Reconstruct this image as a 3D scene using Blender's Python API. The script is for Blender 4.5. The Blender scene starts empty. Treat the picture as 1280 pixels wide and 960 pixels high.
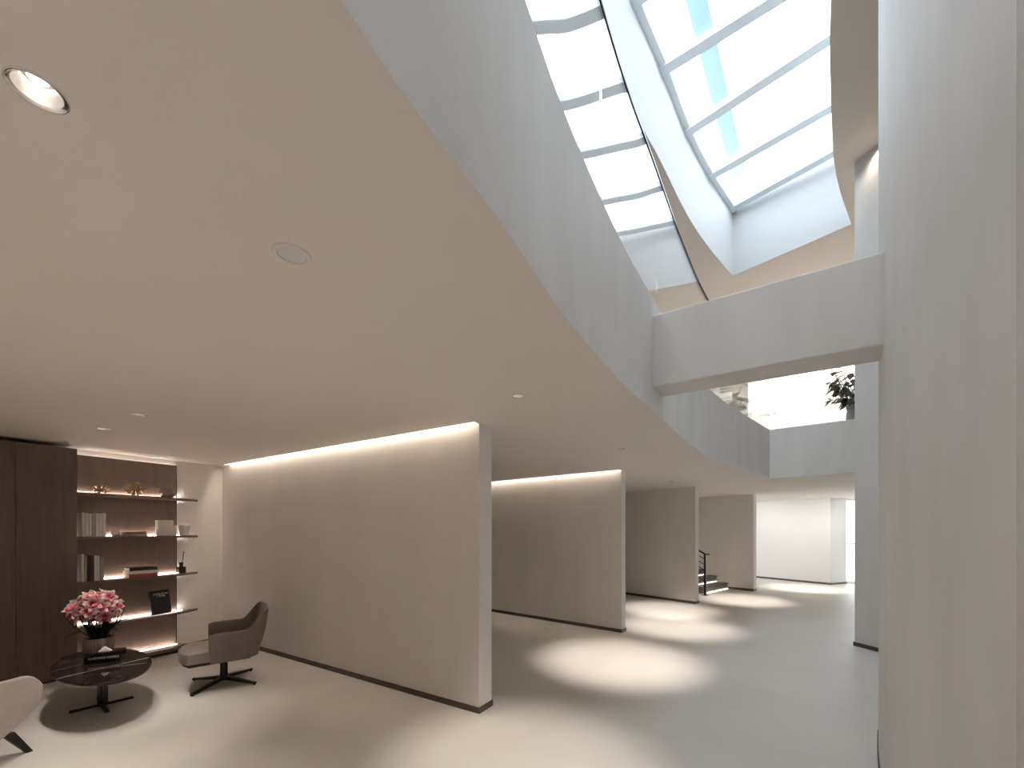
import bpy, bmesh, math, random
from mathutils import Vector, Matrix

random.seed(7)
S = bpy.context.scene
COL = S.collection
F = 515.0          # focal length in pixels of the 1280 wide frame
HY = 662.0         # horizon row
EYE = 1.65
H = 2.60           # lower ceiling
UF = 3.0           # upper floor
UP = 3.5           # top of the parapet
UC = 6.86          # upper ceiling
ZG = 8.2           # glazing
PI = math.pi


def P(px, py, z):
    Y = F * (z - EYE) / (HY - py)
    return Vector(((px - 640) / F * Y, Y))


def V3(p, z=0.0):
    return Vector((p[0], p[1], z))


# ------------------------------------------------------------------ materials
def mat(name, col, rough=0.6, metal=0.0, var=0.0, scale=3.0, stretch=(1, 1, 1), bump=0.0, spec=0.5, sheen=0.0, detail=4.0):
    m = bpy.data.materials.new(name)
    m.use_nodes = True
    nt = m.node_tree
    b = nt.nodes['Principled BSDF']
    b.inputs['Base Color'].default_value = (*col, 1)
    b.inputs['Roughness'].default_value = rough
    b.inputs['Metallic'].default_value = metal
    b.inputs['Specular IOR Level'].default_value = spec
    if var or bump:
        tc = nt.nodes.new('ShaderNodeTexCoord')
        mp = nt.nodes.new('ShaderNodeMapping')
        mp.inputs['Scale'].default_value = stretch
        nz = nt.nodes.new('ShaderNodeTexNoise')
        nz.inputs['Scale'].default_value = scale
        nz.inputs['Detail'].default_value = detail
        nt.links.new(tc.outputs['Object'], mp.inputs[0])
        nt.links.new(mp.outputs[0], nz.inputs['Vector'])
        if var:
            rp = nt.nodes.new('ShaderNodeValToRGB')
            rp.color_ramp.elements[0].position = 0.3
            rp.color_ramp.elements[1].position = 0.7
            rp.color_ramp.elements[0].color = (*[c * (1 - var) for c in col], 1)
            rp.color_ramp.elements[1].color = (*[min(1, c * (1 + var)) for c in col], 1)
            nt.links.new(nz.outputs[0], rp.inputs[0])
            nt.links.new(rp.outputs[0], b.inputs['Base Color'])
        if bump:
            bp = nt.nodes.new('ShaderNodeBump')
            bp.inputs['Strength'].default_value = bump
            bp.inputs['Distance'].default_value = 0.02
            nt.links.new(nz.outputs[0], bp.inputs['Height'])
            nt.links.new(bp.outputs[0], b.inputs['Normal'])
    return m


def emit(name, col, strength):
    m = bpy.data.materials.new(name)
    m.use_nodes = True
    nt = m.node_tree
    nt.nodes.clear()
    e = nt.nodes.new('ShaderNodeEmission')
    o = nt.nodes.new('ShaderNodeOutputMaterial')
    e.inputs[0].default_value = (*col, 1)
    e.inputs[1].default_value = strength
    nt.links.new(e.outputs[0], o.inputs[0])
    return m


def glass_mat(name, tint=(1, 1, 1), f0=0.04):
    """clear thin pane: Schlick reflection over straight transmission"""
    m = bpy.data.materials.new(name)
    m.use_nodes = True
    nt = m.node_tree
    nt.nodes.clear()
    o = nt.nodes.new('ShaderNodeOutputMaterial')
    mx = nt.nodes.new('ShaderNodeMixShader')
    tr = nt.nodes.new('ShaderNodeBsdfTransparent')
    gl = nt.nodes.new('ShaderNodeBsdfGlossy')
    lw = nt.nodes.new('ShaderNodeLayerWeight')
    lw.inputs['Blend'].default_value = 0.5
    pw = nt.nodes.new('ShaderNodeMath')
    pw.operation = 'POWER'
    pw.inputs[1].default_value = 5.0
    ma = nt.nodes.new('ShaderNodeMath')
    ma.operation = 'MULTIPLY_ADD'
    ma.inputs[1].default_value = 1 - f0
    ma.inputs[2].default_value = f0
    tr.inputs[0].default_value = (*tint, 1)
    gl.inputs['Roughness'].default_value = 0.0
    gl.inputs[0].default_value = (0.97, 0.98, 0.99, 1)
    nt.links.new(lw.outputs['Facing'], pw.inputs[0])
    nt.links.new(pw.outputs[0], ma.inputs[0])
    nt.links.new(ma.outputs[0], mx.inputs[0])
    nt.links.new(tr.outputs[0], mx.inputs[1])
    nt.links.new(gl.outputs[0], mx.inputs[2])
    nt.links.new(mx.outputs[0], o.inputs[0])
    return m


PLASTER = mat('plaster', (0.79, 0.75, 0.715), 0.75, var=0.03, scale=1.6, stretch=(1.5, 1.5, 0.5), spec=0.2, bump=0.03)
CEIL = mat('ceiling_paint', (0.80, 0.745, 0.695), 0.85, var=0.012, scale=0.8, spec=0.15)
STUCCO = mat('brushed_stucco', (0.70, 0.685, 0.67), 0.6, var=0.05, scale=1.7, stretch=(2.2, 2.2, 0.55), spec=0.25, bump=0.04)
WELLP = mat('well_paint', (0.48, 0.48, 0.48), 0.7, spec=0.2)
WHITE = mat('white_paint', (0.76, 0.75, 0.74), 0.7, spec=0.2)
SKIRT = mat('skirting', (0.075, 0.058, 0.05), 0.45)
WOOD = mat('walnut_veneer', (0.145, 0.105, 0.090), 0.42, var=0.13, scale=5, stretch=(6, 6, 0.35), spec=0.35)
PANELW = mat('bronze_panel', (0.20, 0.145, 0.12), 0.38, var=0.1, scale=4, stretch=(5, 5, 0.4), spec=0.4)
SHELFM = mat('bronze_shelf', (0.20, 0.145, 0.12), 0.3, metal=0.55, var=0.06, scale=4)
CHROME = mat('chrome', (0.86, 0.86, 0.86), 0.08, metal=1.0)
DARKM = mat('dark_metal', (0.035, 0.032, 0.032), 0.32, metal=0.8)
GUNM = mat('gunmetal', (0.10, 0.09, 0.085), 0.25, metal=0.9)
LEATHER = mat('taupe_leather', (0.165, 0.132, 0.118), 0.42, var=0.06, scale=9, bump=0.05, spec=0.45)
LEATHER2 = mat('seat_leather', (0.24, 0.20, 0.175), 0.38, var=0.05, scale=9, bump=0.05, spec=0.5)
FABRIC = mat('pale_fabric', (0.56, 0.50, 0.465), 0.85, var=0.04, scale=40, bump=0.1, spec=0.15)
BLACKW = mat('black_wood', (0.012, 0.012, 0.012), 0.4)
BLACK = mat('black_matte', (0.012, 0.011, 0.012), 0.45)
BLACKG = mat('black_gloss', (0.010, 0.010, 0.011), 0.08, spec=0.6)
PAPER = mat('paper_white', (0.74, 0.71, 0.68), 0.75, var=0.03, scale=30)
TISSUE = mat('tissue', (0.9, 0.89, 0.88), 0.9, bump=0.2, scale=25)
PAGES = mat('pages', (0.66, 0.61, 0.55), 0.85, var=0.08, scale=60, stretch=(1, 1, 8))
REDB = mat('red_cloth', (0.33, 0.075, 0.06), 0.6, var=0.06, scale=30)
GREYB = mat('grey_cloth', (0.33, 0.31, 0.30), 0.65, var=0.06, scale=30)
BROWNB = mat('brown_cloth', (0.09, 0.055, 0.045), 0.6, var=0.06, scale=30)
DARKB = mat('dark_cloth', (0.03, 0.026, 0.026), 0.55)
GOLD = mat('aged_gold', (0.45, 0.31, 0.18), 0.35, metal=0.9, var=0.2, scale=20)
CERAM = mat('ribbed_ceramic', (0.80, 0.76, 0.72), 0.4, spec=0.5)
SMOKE = mat('smoked_glass_holder', (0.22, 0.17, 0.14), 0.18, spec=0.6)
AMBER = mat('amber_bottle', (0.05, 0.03, 0.018), 0.12, spec=0.6)
REED = mat('reed', (0.10, 0.07, 0.05), 0.7)
PLANTG = mat('leaf_green', (0.022, 0.045, 0.020), 0.35, var=0.35, scale=6, spec=0.5)
LEAFD = mat('orchid_leaf', (0.016, 0.022, 0.012), 0.4, var=0.3, scale=12)
BARK = mat('bark', (0.10, 0.07, 0.05), 0.8, var=0.2, scale=20)
POT = mat('stone_pot', (0.30, 0.31, 0.31), 0.55, var=0.08, scale=8)
STONE = mat('grey_stone', (0.21, 0.20, 0.185), 0.55, var=0.16, scale=14, spec=0.3)
BARM = mat('glazing_bar', (0.78, 0.85, 0.89), 0.45, spec=0.3)
SEAL = mat('dark_seal', (0.03, 0.035, 0.04), 0.5)
ROOFB = mat('roof_beam', (0.25, 0.36, 0.42), 0.6, var=0.02)
GLASS = glass_mat('balustrade_glass', (0.985, 0.995, 0.99))
SKYGLASS = glass_mat('skylight_glass', (0.97, 0.99, 1.0))
LED_WARM = emit('led_warm', (1.0, 0.865, 0.72), 28.0)
LED_SHELF = emit('led_shelf', (1.0, 0.86, 0.76), 48.0)
LED_TOP = emit('led_cornice', (1.0, 0.84, 0.74), 9.0)
LED_STEP = emit('led_step', (1.0, 0.86, 0.68), 5.0)
LAMP = emit('lamp_disc', (1.0, 0.90, 0.78), 22.0)
INK = mat('white_ink', (0.75, 0.73, 0.70), 0.6)


def floor_mat():
    m = mat('terrazzo', (0.5, 0.47, 0.43), 0.42, spec=0.35)
    nt = m.node_tree
    b = nt.nodes['Principled BSDF']
    tc = nt.nodes.new('ShaderNodeTexCoord')
    n1 = nt.nodes.new('ShaderNodeTexNoise')
    n1.inputs['Scale'].default_value = 1.3
    n1.inputs['Detail'].default_value = 6
    n2 = nt.nodes.new('ShaderNodeTexVoronoi')
    n2.inputs['Scale'].default_value = 26
    n3 = nt.nodes.new('ShaderNodeTexNoise')
    n3.inputs['Scale'].default_value = 60
    r1 = nt.nodes.new('ShaderNodeValToRGB')
    r1.color_ramp.elements[0].position = 0.3
    r1.color_ramp.elements[0].color = (0.60, 0.565, 0.525, 1)
    r1.color_ramp.elements[1].position = 0.72
    r1.color_ramp.elements[1].color = (0.66, 0.63, 0.59, 1)
    r2 = nt.nodes.new('ShaderNodeValToRGB')
    r2.color_ramp.elements[0].position = 0.06
    r2.color_ramp.elements[0].color = (1, 1, 1, 1)
    r2.color_ramp.elements[1].position = 0.12
    r2.color_ramp.elements[1].color = (0, 0, 0, 1)
    mx = nt.nodes.new('ShaderNodeMix')
    mx.data_type = 'RGBA'
    mul = nt.nodes.new('ShaderNodeMath')
    mul.operation = 'MULTIPLY'
    mul.inputs[1].default_value = 0.55
    for n in (n1, n2, n3):
        nt.links.new(tc.outputs['Object'], n.inputs['Vector'])
    nt.links.new(n1.outputs[0], r1.inputs[0])
    nt.links.new(n2.outputs['Distance'], r2.inputs[0])
    nt.links.new(r2.outputs[0], mul.inputs[0])
    nt.links.new(mul.outputs[0], mx.inputs['Factor'])
    nt.links.new(r1.outputs[0], mx.inputs['A'])
    mx.inputs['B'].default_value = (0.76, 0.73, 0.69, 1)
    nt.links.new(mx.outputs['Result'], b.inputs['Base Color'])
    rr = nt.nodes.new('ShaderNodeMapRange')
    rr.inputs['To Min'].default_value = 0.36
    rr.inputs['To Max'].default_value = 0.55
    nt.links.new(n1.outputs[0], rr.inputs[0])
    nt.links.new(rr.outputs[0], b.inputs['Roughness'])
    return m


FLOOR = floor_mat()


def marble_mat():
    m = mat('dark_marble', (0.02, 0.014, 0.013), 0.07, spec=0.6)
    nt = m.node_tree
    b = nt.nodes['Principled BSDF']
    tc = nt.nodes.new('ShaderNodeTexCoord')
    cols = []
    for (ax, ay), (bx, by), wob, wid in (((-0.256, 0.339), (-0.099, -0.338), 0.012, 0.0055), ((0.03, 0.33), (0.12, 0.12), 0.012, 0.004), ((-0.20, -0.06), (-0.30, -0.25), 0.015, 0.004)):
        L = math.hypot(bx - ax, by - ay)
        ux, uy = (bx - ax) / L, (by - ay) / L
        nz = nt.nodes.new('ShaderNodeTexNoise')
        nz.inputs['Scale'].default_value = 6
        nz.inputs['Detail'].default_value = 4
        nt.links.new(tc.outputs['Object'], nz.inputs['Vector'])
        outs = []
        for vx, vy in ((ux, uy), (-uy, ux)):
            dt = nt.nodes.new('ShaderNodeVectorMath')
            dt.operation = 'DOT_PRODUCT'
            dt.inputs[1].default_value = (vx, vy, 0)
            nt.links.new(tc.outputs['Object'], dt.inputs[0])
            outs.append((dt, ax * vx + ay * vy))
        al = nt.nodes.new('ShaderNodeMath')
        al.operation = 'SUBTRACT'
        al.inputs[1].default_value = outs[0][1] + L / 2
        nt.links.new(outs[0][0].outputs['Value'], al.inputs[0])
        aa = nt.nodes.new('ShaderNodeMath')
        aa.operation = 'ABSOLUTE'
        nt.links.new(al.outputs[0], aa.inputs[0])
        l1 = nt.nodes.new('ShaderNodeMath')
        l1.operation = 'LESS_THAN'
        l1.inputs[1].default_value = L / 2
        nt.links.new(aa.outputs[0], l1.inputs[0])
        wo = nt.nodes.new('ShaderNodeMath')
        wo.operation = 'MULTIPLY_ADD'
        wo.inputs[1].default_value = wob * 2
        nt.links.new(nz.outputs[0], wo.inputs[0])
        nt.links.new(outs[1][0].outputs['Value'], wo.inputs[2])
        ac_ = nt.nodes.new('ShaderNodeMath')
        ac_.operation = 'SUBTRACT'
        ac_.inputs[1].default_value = outs[1][1] + wob
        nt.links.new(wo.outputs[0], ac_.inputs[0])
        ab = nt.nodes.new('ShaderNodeMath')
        ab.operation = 'ABSOLUTE'
        nt.links.new(ac_.outputs[0], ab.inputs[0])
        l2 = nt.nodes.new('ShaderNodeMath')
        l2.operation = 'LESS_THAN'
        l2.inputs[1].default_value = wid
        nt.links.new(ab.outputs[0], l2.inputs[0])
        ml = nt.nodes.new('ShaderNodeMath')
        ml.operation = 'MULTIPLY'
        nt.links.new(l1.outputs[0], ml.inputs[0])
        nt.links.new(l2.outputs[0], ml.inputs[1])
        cols.append(ml)
    m1 = nt.nodes.new('ShaderNodeMath')
    m1.operation = 'MAXIMUM'
    m2 = nt.nodes.new('ShaderNodeMath')
    m2.operation = 'MAXIMUM'
    nt.links.new(cols[0].outputs[0], m1.inputs[0])
    nt.links.new(cols[1].outputs[0], m1.inputs[1])
    nt.links.new(m1.outputs[0], m2.inputs[0])
    nt.links.new(cols[2].outputs[0], m2.inputs[1])
    mx = nt.nodes.new('ShaderNodeMix')
    mx.data_type = 'RGBA'
    mx.inputs['A'].default_value = (0.022, 0.015, 0.014, 1)
    mx.inputs['B'].default_value = (0.42, 0.38, 0.35, 1)
    nt.links.new(m2.outputs[0], mx.inputs['Factor'])
    nt.links.new(mx.outputs['Result'], b.inputs['Base Color'])
    return m


MARBLE = marble_mat()


def petal_mat():
    m = mat('orchid_petal', (0.8, 0.4, 0.42), 0.55, spec=0.3)
    nt = m.node_tree
    b = nt.nodes['Principled BSDF']
    tc = nt.nodes.new('ShaderNodeTexCoord')
    ln = nt.nodes.new('ShaderNodeVectorMath')
    ln.operation = 'LENGTH'
    rp = nt.nodes.new('ShaderNodeValToRGB')
    e = rp.color_ramp.elements
    e[0].position = 0.012
    e[0].color = (0.42, 0.03, 0.06, 1)
    e[1].position = 0.055
    e[1].color = (0.90, 0.72, 0.69, 1)
    k = e.new(0.03)
    k.color = (0.74, 0.27, 0.30, 1)
    nt.links.new(tc.outputs['Object'], ln.inputs[0])
    nt.links.new(ln.outputs['Value'], rp.inputs[0])
    nt.links.new(rp.outputs[0], b.inputs['Base Color'])
    return m


PETAL = petal_mat()
LIP = mat('orchid_lip', (0.50, 0.03, 0.07), 0.45)


# ------------------------------------------------------------------ mesh tools
def link(name, bm, m, parent=None, smooth=False, angle=None):
    me = bpy.data.meshes.new(name)
    bmesh.ops.recalc_face_normals(bm, faces=bm.faces) if angle != 'keep' else None
    bm.to_mesh(me)
    bm.free()
    for mm in (m if isinstance(m, (list, tuple)) else [m]):
        me.materials.append(mm)
    if smooth:
        for p in me.polygons:
            p.use_smooth = True
        if angle and angle != 'keep':
            try:
                me.set_sharp_from_angle(angle=math.radians(angle))
            except Exception:
                pass
    o = bpy.data.objects.new(name, me)
    COL.objects.link(o)
    if parent is not None:
        o.parent = parent
    return o


def bevel(bm, w, seg=2, ang=30):
    es = [e for e in bm.edges if len(e.link_faces) == 2 and e.calc_face_angle(0) > math.radians(ang)]
    if es:
        bmesh.ops.bevel(bm, geom=es, offset=w, segments=seg, profile=0.5, affect='EDGES', clamp_overlap=True)


def add_box(bm, c, s, rotz=0.0, mt=None):
    M = Matrix.Translation(c) @ Matrix.Rotation(rotz, 4, 'Z')
    if mt is not None:
        M = mt @ M
    r = bmesh.ops.create_cube(bm, size=1.0, matrix=M @ Matrix.Diagonal((*s, 1)))
    return r['verts']


def box(c, s, rotz=0.0, bev=0.0, seg=2):
    bm = bmesh.new()
    add_box(bm, c, s, rotz)
    if bev:
        bevel(bm, bev, seg)
    return bm


def add_prism(bm, pts, z0, z1):
    lo = [bm.verts.new((p[0], p[1], z0)) for p in pts]
    hi = [bm.verts.new((p[0], p[1], z1)) for p in pts]
    n = len(pts)
    bm.faces.new(lo[::-1])
    bm.faces.new(hi)
    for i in range(n):
        bm.faces.new((lo[i], lo[(i + 1) % n], hi[(i + 1) % n], hi[i]))
    return bm


def prism(pts, z0, z1, bev=0.0, seg=2):
    bm = bmesh.new()
    add_prism(bm, pts, z0, z1)
    bmesh.ops.recalc_face_normals(bm, faces=bm.faces)
    if bev:
        bevel(bm, bev, seg)
    return bm


def add_tube(bm, pts, r, n=10, caps=True):
    pts = [Vector(p) for p in pts]
    rs = r if isinstance(r, (list, tuple)) else [r] * len(pts)
    rings = []
    up = Vector((0, 0, 1))
    for i, p in enumerate(pts):
        d = (pts[min(i + 1, len(pts) - 1)] - pts[max(i - 1, 0)]).normalized()
        a = up if abs(d.dot(up)) < 0.95 else Vector((1, 0, 0))
        u = d.cross(a).normalized()
        v = u.cross(d).normalized()
        rings.append([bm.verts.new(p + (u * math.cos(t) + v * math.sin(t)) * rs[i]) for t in [2 * PI * k / n for k in range(n)]])
    for a, b in zip(rings, rings[1:]):
        for k in range(n):
            bm.faces.new((a[k], a[(k + 1) % n], b[(k + 1) % n], b[k]))
    if caps:
        bm.faces.new(rings[0][::-1])
        bm.faces.new(rings[-1])
    return bm


def tube(pts, r, n=10):
    return add_tube(bmesh.new(), pts, r, n)


def lathe(prof, n=32, rib=0, ribd=0.0, close_top=False):
    """prof: list of (r, z)"""
    bm = bmesh.new()
    rings = []
    for r, z in prof:
        if r < 1e-6:
            rings.append([bm.verts.new((0, 0, z))])
            continue
        ring = []
        for k in range(n):
            t = 2 * PI * k / n
            rr = r * (1 + (ribd * math.cos(rib * t) if rib else 0))
            ring.append(bm.verts.new((rr * math.cos(t), rr * math.sin(t), z)))
        rings.append(ring)
    for a, b in zip(rings, rings[1:]):
        if len(a) == 1 and len(b) == 1:
            continue
        for k in range(n):
            k2 = (k + 1) % n
            if len(a) == 1:
                bm.faces.new((a[0], b[k2], b[k]))
            elif len(b) == 1:
                bm.faces.new((a[k], a[k2], b[0]))
            else:
                bm.faces.new((a[k], a[k2], b[k2], b[k]))
    return bm


def struct(name, bm, m, smooth=False, angle=None):
    o = link(name, bm, m, None, smooth, angle)
    o['kind'] = 'structure'
    return o


def tag(o, label, cat, group=None):
    o['label'] = label
    o['category'] = cat
    if group:
        o['group'] = group
    return o


def thing(name, label, cat, loc=(0, 0, 0), rotz=0.0, group=None):
    o = bpy.data.objects.new(name, None)
    COL.objects.link(o)
    o.location = loc
    o.rotation_euler = (0, 0, rotz)
    o.empty_display_size = 0.1
    return tag(o, label, cat, group)


def dup(root, loc, rotz=0.0, label=None, group=None):
    r = root.copy()
    COL.objects.link(r)
    r.location = loc
    r.rotation_euler = (0, 0, rotz)
    if label:
        r['label'] = label
    if group:
        r['group'] = group
    for ch in list(root.children):
        c = ch.copy()
        COL.objects.link(c)
        c.parent = r
        for g in list(ch.children):
            d = g.copy()
            COL.objects.link(d)
            d.parent = c
    return r


def catmull(pts, n=8):
    pts = [Vector(p) for p in pts]
    out = []
    for i in range(len(pts) - 1):
        p0 = pts[i - 1] if i else pts[0] * 2 - pts[1]
        p1, p2 = pts[i], pts[i + 1]
        p3 = pts[i + 2] if i + 2 < len(pts) else pts[-1] * 2 - pts[-2]
        for k in range(n):
            t = k / n
            out.append(0.5 * ((2 * p1) + (p2 - p0) * t + (2 * p0 - 5 * p1 + 4 * p2 - p3) * t * t + (3 * p1 - p0 - 3 * p2 + p3) * t ** 3))
    out.append(pts[-1])
    return out


def offset_line(pts, d):
    """offset an open plan polyline to its left by d"""
    out = []
    for i, p in enumerate(pts):
        t = (pts[min(i + 1, len(pts) - 1)] - pts[max(i - 1, 0)]).normalized()
        out.append(p + Vector((-t.y, t.x)) * d)
    return out


def ribbon(pts, d0, d1, z0, z1, bottom=True):
    """a solid wall along a plan polyline between offsets d0 and d1"""
    a = offset_line(pts, d0)
    b = offset_line(pts, d1)
    bm = bmesh.new()
    A0 = [bm.verts.new(V3(p, z0)) for p in a]
    A1 = [bm.verts.new(V3(p, z1)) for p in a]
    B0 = [bm.verts.new(V3(p, z0)) for p in b]
    B1 = [bm.verts.new(V3(p, z1)) for p in b]
    for i in range(len(pts) - 1):
        bm.faces.new((A0[i], A0[i + 1], A1[i + 1], A1[i]))
        bm.faces.new((B0[i + 1], B0[i], B1[i], B1[i + 1]))
        bm.faces.new((A1[i], A1[i + 1], B1[i + 1], B1[i]))
        if bottom:
            bm.faces.new((A0[i + 1], A0[i], B0[i], B0[i + 1]))
    bm.faces.new((A0[0], A1[0], B1[0], B0[0]))
    bm.faces.new((A0[-1], B0[-1], B1[-1], A1[-1]))
    return bm


def holed(outer, holes, z, down=True):
    bm = bmesh.new()
    es = []
    for loop in [outer] + holes:
        vs = [bm.verts.new((p[0], p[1], z)) for p in loop]
        for i in range(len(vs)):
            es.append(bm.edges.new((vs[i], vs[(i + 1) % len(vs)])))
    bmesh.ops.triangle_fill(bm, use_beauty=True, use_dissolve=False, edges=es)
    for f in bm.faces:
        if (f.normal.z > 0) == down:
            f.normal_flip()
    return bm


def text_obj(name, body, size, m, parent, loc, rot, ext=0.0006, sx=1.0):
    cu = bpy.data.curves.new(name, 'FONT')
    cu.body = body
    cu.size = size
    cu.align_x = 'CENTER'
    cu.align_y = 'CENTER'
    cu.extrude = ext
    tmp = bpy.data.objects.new(name + '_tmp', cu)
    COL.objects.link(tmp)
    bpy.context.view_layer.update()
    me = bpy.data.meshes.new_from_object(tmp.evaluated_get(bpy.context.evaluated_depsgraph_get()))
    bpy.data.objects.remove(tmp)
    me.materials.clear()
    me.materials.append(m)
    o = bpy.data.objects.new(name, me)
    COL.objects.link(o)
    o.parent = parent
    o.location = loc
    o.rotation_euler = rot
    o.scale = (sx, 1, 1)
    return o


# ------------------------------------------------------------------ plan
C0 = P(278, 583, H)                    # inner corner of lounge wall and first partition
E1 = P(599, 892, 0)
E2 = P(777, 791, 0)
E3 = P(869, 755, 0)
E4 = P(942, 739, 0)
D1 = (C0 - E1).normalized()
D2 = Vector((-0.785, 0.62)).normalized()
D3 = Vector((-0.647, 0.762)).normalized()
D4 = Vector((-0.643, 0.766)).normalized()
W = Vector((0.503, 0.864))             # along lounge wall, away from the camera
WN = Vector((0.864, -0.503))           # out of that wall into the room


def wallpt(t, off=0.0):
    """point t metres from the corner toward the camera, off metres out from the wall"""
    return C0 - W * t + WN * off


def wall_t(px, off):
    r = (px - 640) / F
    b = C0 + WN * off
    # (b.x - W.x t) = r (b.y - W.y t)
    return (b.x - r * b.y) / (W.x - r * W.y)


fascia_ctrl = [(-0.95, -2.3), (-0.90, -1.3), (-0.75, -0.5), (-0.55, 0.15)]
for q in [(427, 0), (525, 144), (633, 287), (710, 400), (780, 480.6), (819, 516), (858, 551), (886, 571), (914.6, 583), (962, 598)]:
    fascia_ctrl.append(tuple(P(q[0], q[1], H)))
FASC = catmull(fascia_ctrl, 10)
CORNER = FASC[-1]
FAR_DIR = (P(1070, 524, UP) - P(964, 537.5, UP)).normalized()
FAR_END = CORNER + FAR_DIR * 2.6


def hull(s, off=0.0):
    T = Vector((2.766, 3.11))
    d = Vector((0.664, 0.747))
    n = Vector((0.747, -0.664))
    R = 11.4
    return T - d * s + n * (s * s / (2 * R) + off)


HULL = [hull(s * 0.25) for s in range(-1, 24)]   # right side of the atrium, far to near

# ------------------------------------------------------------------ setting: shell
struct('floor', box((3.5, 6.5, -0.1), (26, 24, 0.2)), FLOOR)

hole = list(FASC) + [FAR_END, Vector((5.75, 5.3)), Vector((3.3, 3.5))] + [hull(s * 0.25, 0.12) for s in range(1, 24)]
OUT = [Vector((-9, -4)), Vector((15, -4)), Vector((15, 18)), Vector((-9, 18))]
slots = []


def slot_rect(E, D, L, w=0.075, a=0.0):
    n = Vector((D.y, -D.x))
    if n.dot(-E) < 0:
        n = -n
    return [E + D * a + n * 0.001, E + D * L + n * 0.001, E + D * L + n * w, E + D * a + n * w], n


S1, N1 = slot_rect(E1, D1, 4.55)
S2, N2 = slot_rect(E2, D2, 4.6)
DL_R = 0.041
fill_spots = [Vector((-2.6, 1.5)), Vector((-3.4, -0.6)), Vector((-1.9, -0.9))]  # out of view spots without fixtures, added to brighten the lower ceiling
dl_spots = [P(47, 113, H), P(648, 495, H), P(777, 561, H), P(850, 589, H), P(130, 536, H), P(174, 518, H),
            Vector((3.15, 8.15)), Vector((5.35, 9.35)), Vector((8.1, 11.2))]


def circ(c, r, n=32):
    return [Vector((c[0] + r * math.cos(2 * PI * k / n), c[1] + r * math.sin(2 * PI * k / n))) for k in range(n)]


ceil_holes = [hole, S1, S2] + [circ(c, DL_R) for c in dl_spots]
struct('ceiling', holed(OUT, ceil_holes, H), CEIL)
struct('floor_upper', holed(OUT, [hole], UF, down=False), FLOOR)

for i, (R_, D, N) in enumerate(((S1, D1, N1), (S2, D2, N2))):
    bm = bmesh.new()
    z1 = H + 0.14
    lo = [bm.verts.new(V3(p, H)) for p in R_]
    hi = [bm.verts.new(V3(p, z1)) for p in R_]
    for k in range(4):
        bm.faces.new((lo[k], lo[(k + 1) % 4], hi[(k + 1) % 4], hi[k]))
    bm.faces.new(hi)
    struct('trim_%d' % (i + 1), bm, WHITE)
    # the light line lies in the trough, out of sight from the room
    a, b = R_[0] + D * 0.03 + N * 0.025, R_[1] - D * 0.03 + N * 0.025
    c = (a + b) / 2
    t = tag(link('cove_light', box((c.x, c.y, z1 - 0.012), ((b - a).length, 0.03, 0.012), math.atan2(D.y, D.x)), LED_WARM),
            ['warm light line in the ceiling slot above the first tall partition', 'warm light line in the ceiling slot above the second tall partition'][i], 'cove light', None)


def fin(name, E, D, L, thick, z1):
    n = Vector((D.y, -D.x))
    if n.dot(-E) < 0:
        n = -n
    pts = [E, E + D * L, E + D * L - n * thick, E - n * thick]
    bm = prism(pts, 0, z1, 0.006, 2)
    o = struct(name, bm, PLASTER)
    q = [E - D * 0.008 + n * 0.008, E + D * L + n * 0.008, E + D * L - n * (thick + 0.008), E - D * 0.008 - n * (thick + 0.008)]
    struct('baseboard_' + name[5:], prism(q, 0, 0.055), SKIRT)
    return o


fin('wall_partition_1', E1, D1, 4.83, 0.20, H + 0.14)
fin('wall_partition_2', E2, D2, 5.0, 0.16, H + 0.14)
fin('wall_partition_3', E3, D3, 6.0, 0.17, H + 0.01)
fin('wall_partition_4', E4, D4, 6.0, 0.20, H + 0.01)

back = [Vector((-7.6, -3.2)), wallpt(6.2), C0 + W * 12]
struct('wall_left', ribbon(back, 0.0, 0.25, 0, H + 0.02), PLASTER)
struct('wall_rear', box((3, -3.3, 1.5), (24, 0.2, 3.2)), PLASTER)
FC, FL, FR = P(1038, 731, 0), P(951.6, 722.7, 0), P(1058, 729.5, 0)
fdir = (FL - FC).normalized()
far = [FC + fdir * 6.5, FC, FR]
bmf = bmesh.new()
ndir = Vector((fdir.y, -fdir.x))
pts = [FC, FC + fdir * 6.5, FC + fdir * 6.5 - ndir * (-0.72), FR]
add_prism(bmf, [FC, FR, FR + fdir * 6.2, FC + fdir * 6.5], 0, H + 0.01)
struct('wall_far', bmf, WHITE)
struct('baseboard_far', prism([FC - Vector((0, 0.01)), FR + Vector((0.01, -0.005)), FR + fdir * 6.2, FC + fdir * 6.5 - Vector((0.01, 0.0))], 0, 0.055), SKIRT)
# glazed end wall beside the far wall
wa = FR + fdir * 0.35
wb = wa + Vector((3.6, -2.2))
wd = (wb - wa).normalized()
wang = math.atan2(wd.y, wd.x)
wlen = (wb - wa).length
wc = (wa + wb) / 2
fr = bmesh.new()
for zz in (0.03, 1.22, 2.57):
    add_box(fr, (wc.x, wc.y, zz), (wlen, 0.05, 0.05), wang)
for k in range(4):
    q = wa + wd * (wlen * k / 3)
    add_box(fr, (q.x, q.y, 1.3), (0.05, 0.05, 2.6), wang)
struct('window_1', fr, WHITE)
struct('window_1_glass', box((wc.x, wc.y, 1.3), (wlen, 0.012, 2.55), wang), GLASS)
struct('wall_right', ribbon([wb, Vector((14, 8.5)), Vector((14, -3.2))], 0.0, 0.25, 0, H + 0.02), PLASTER)

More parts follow.
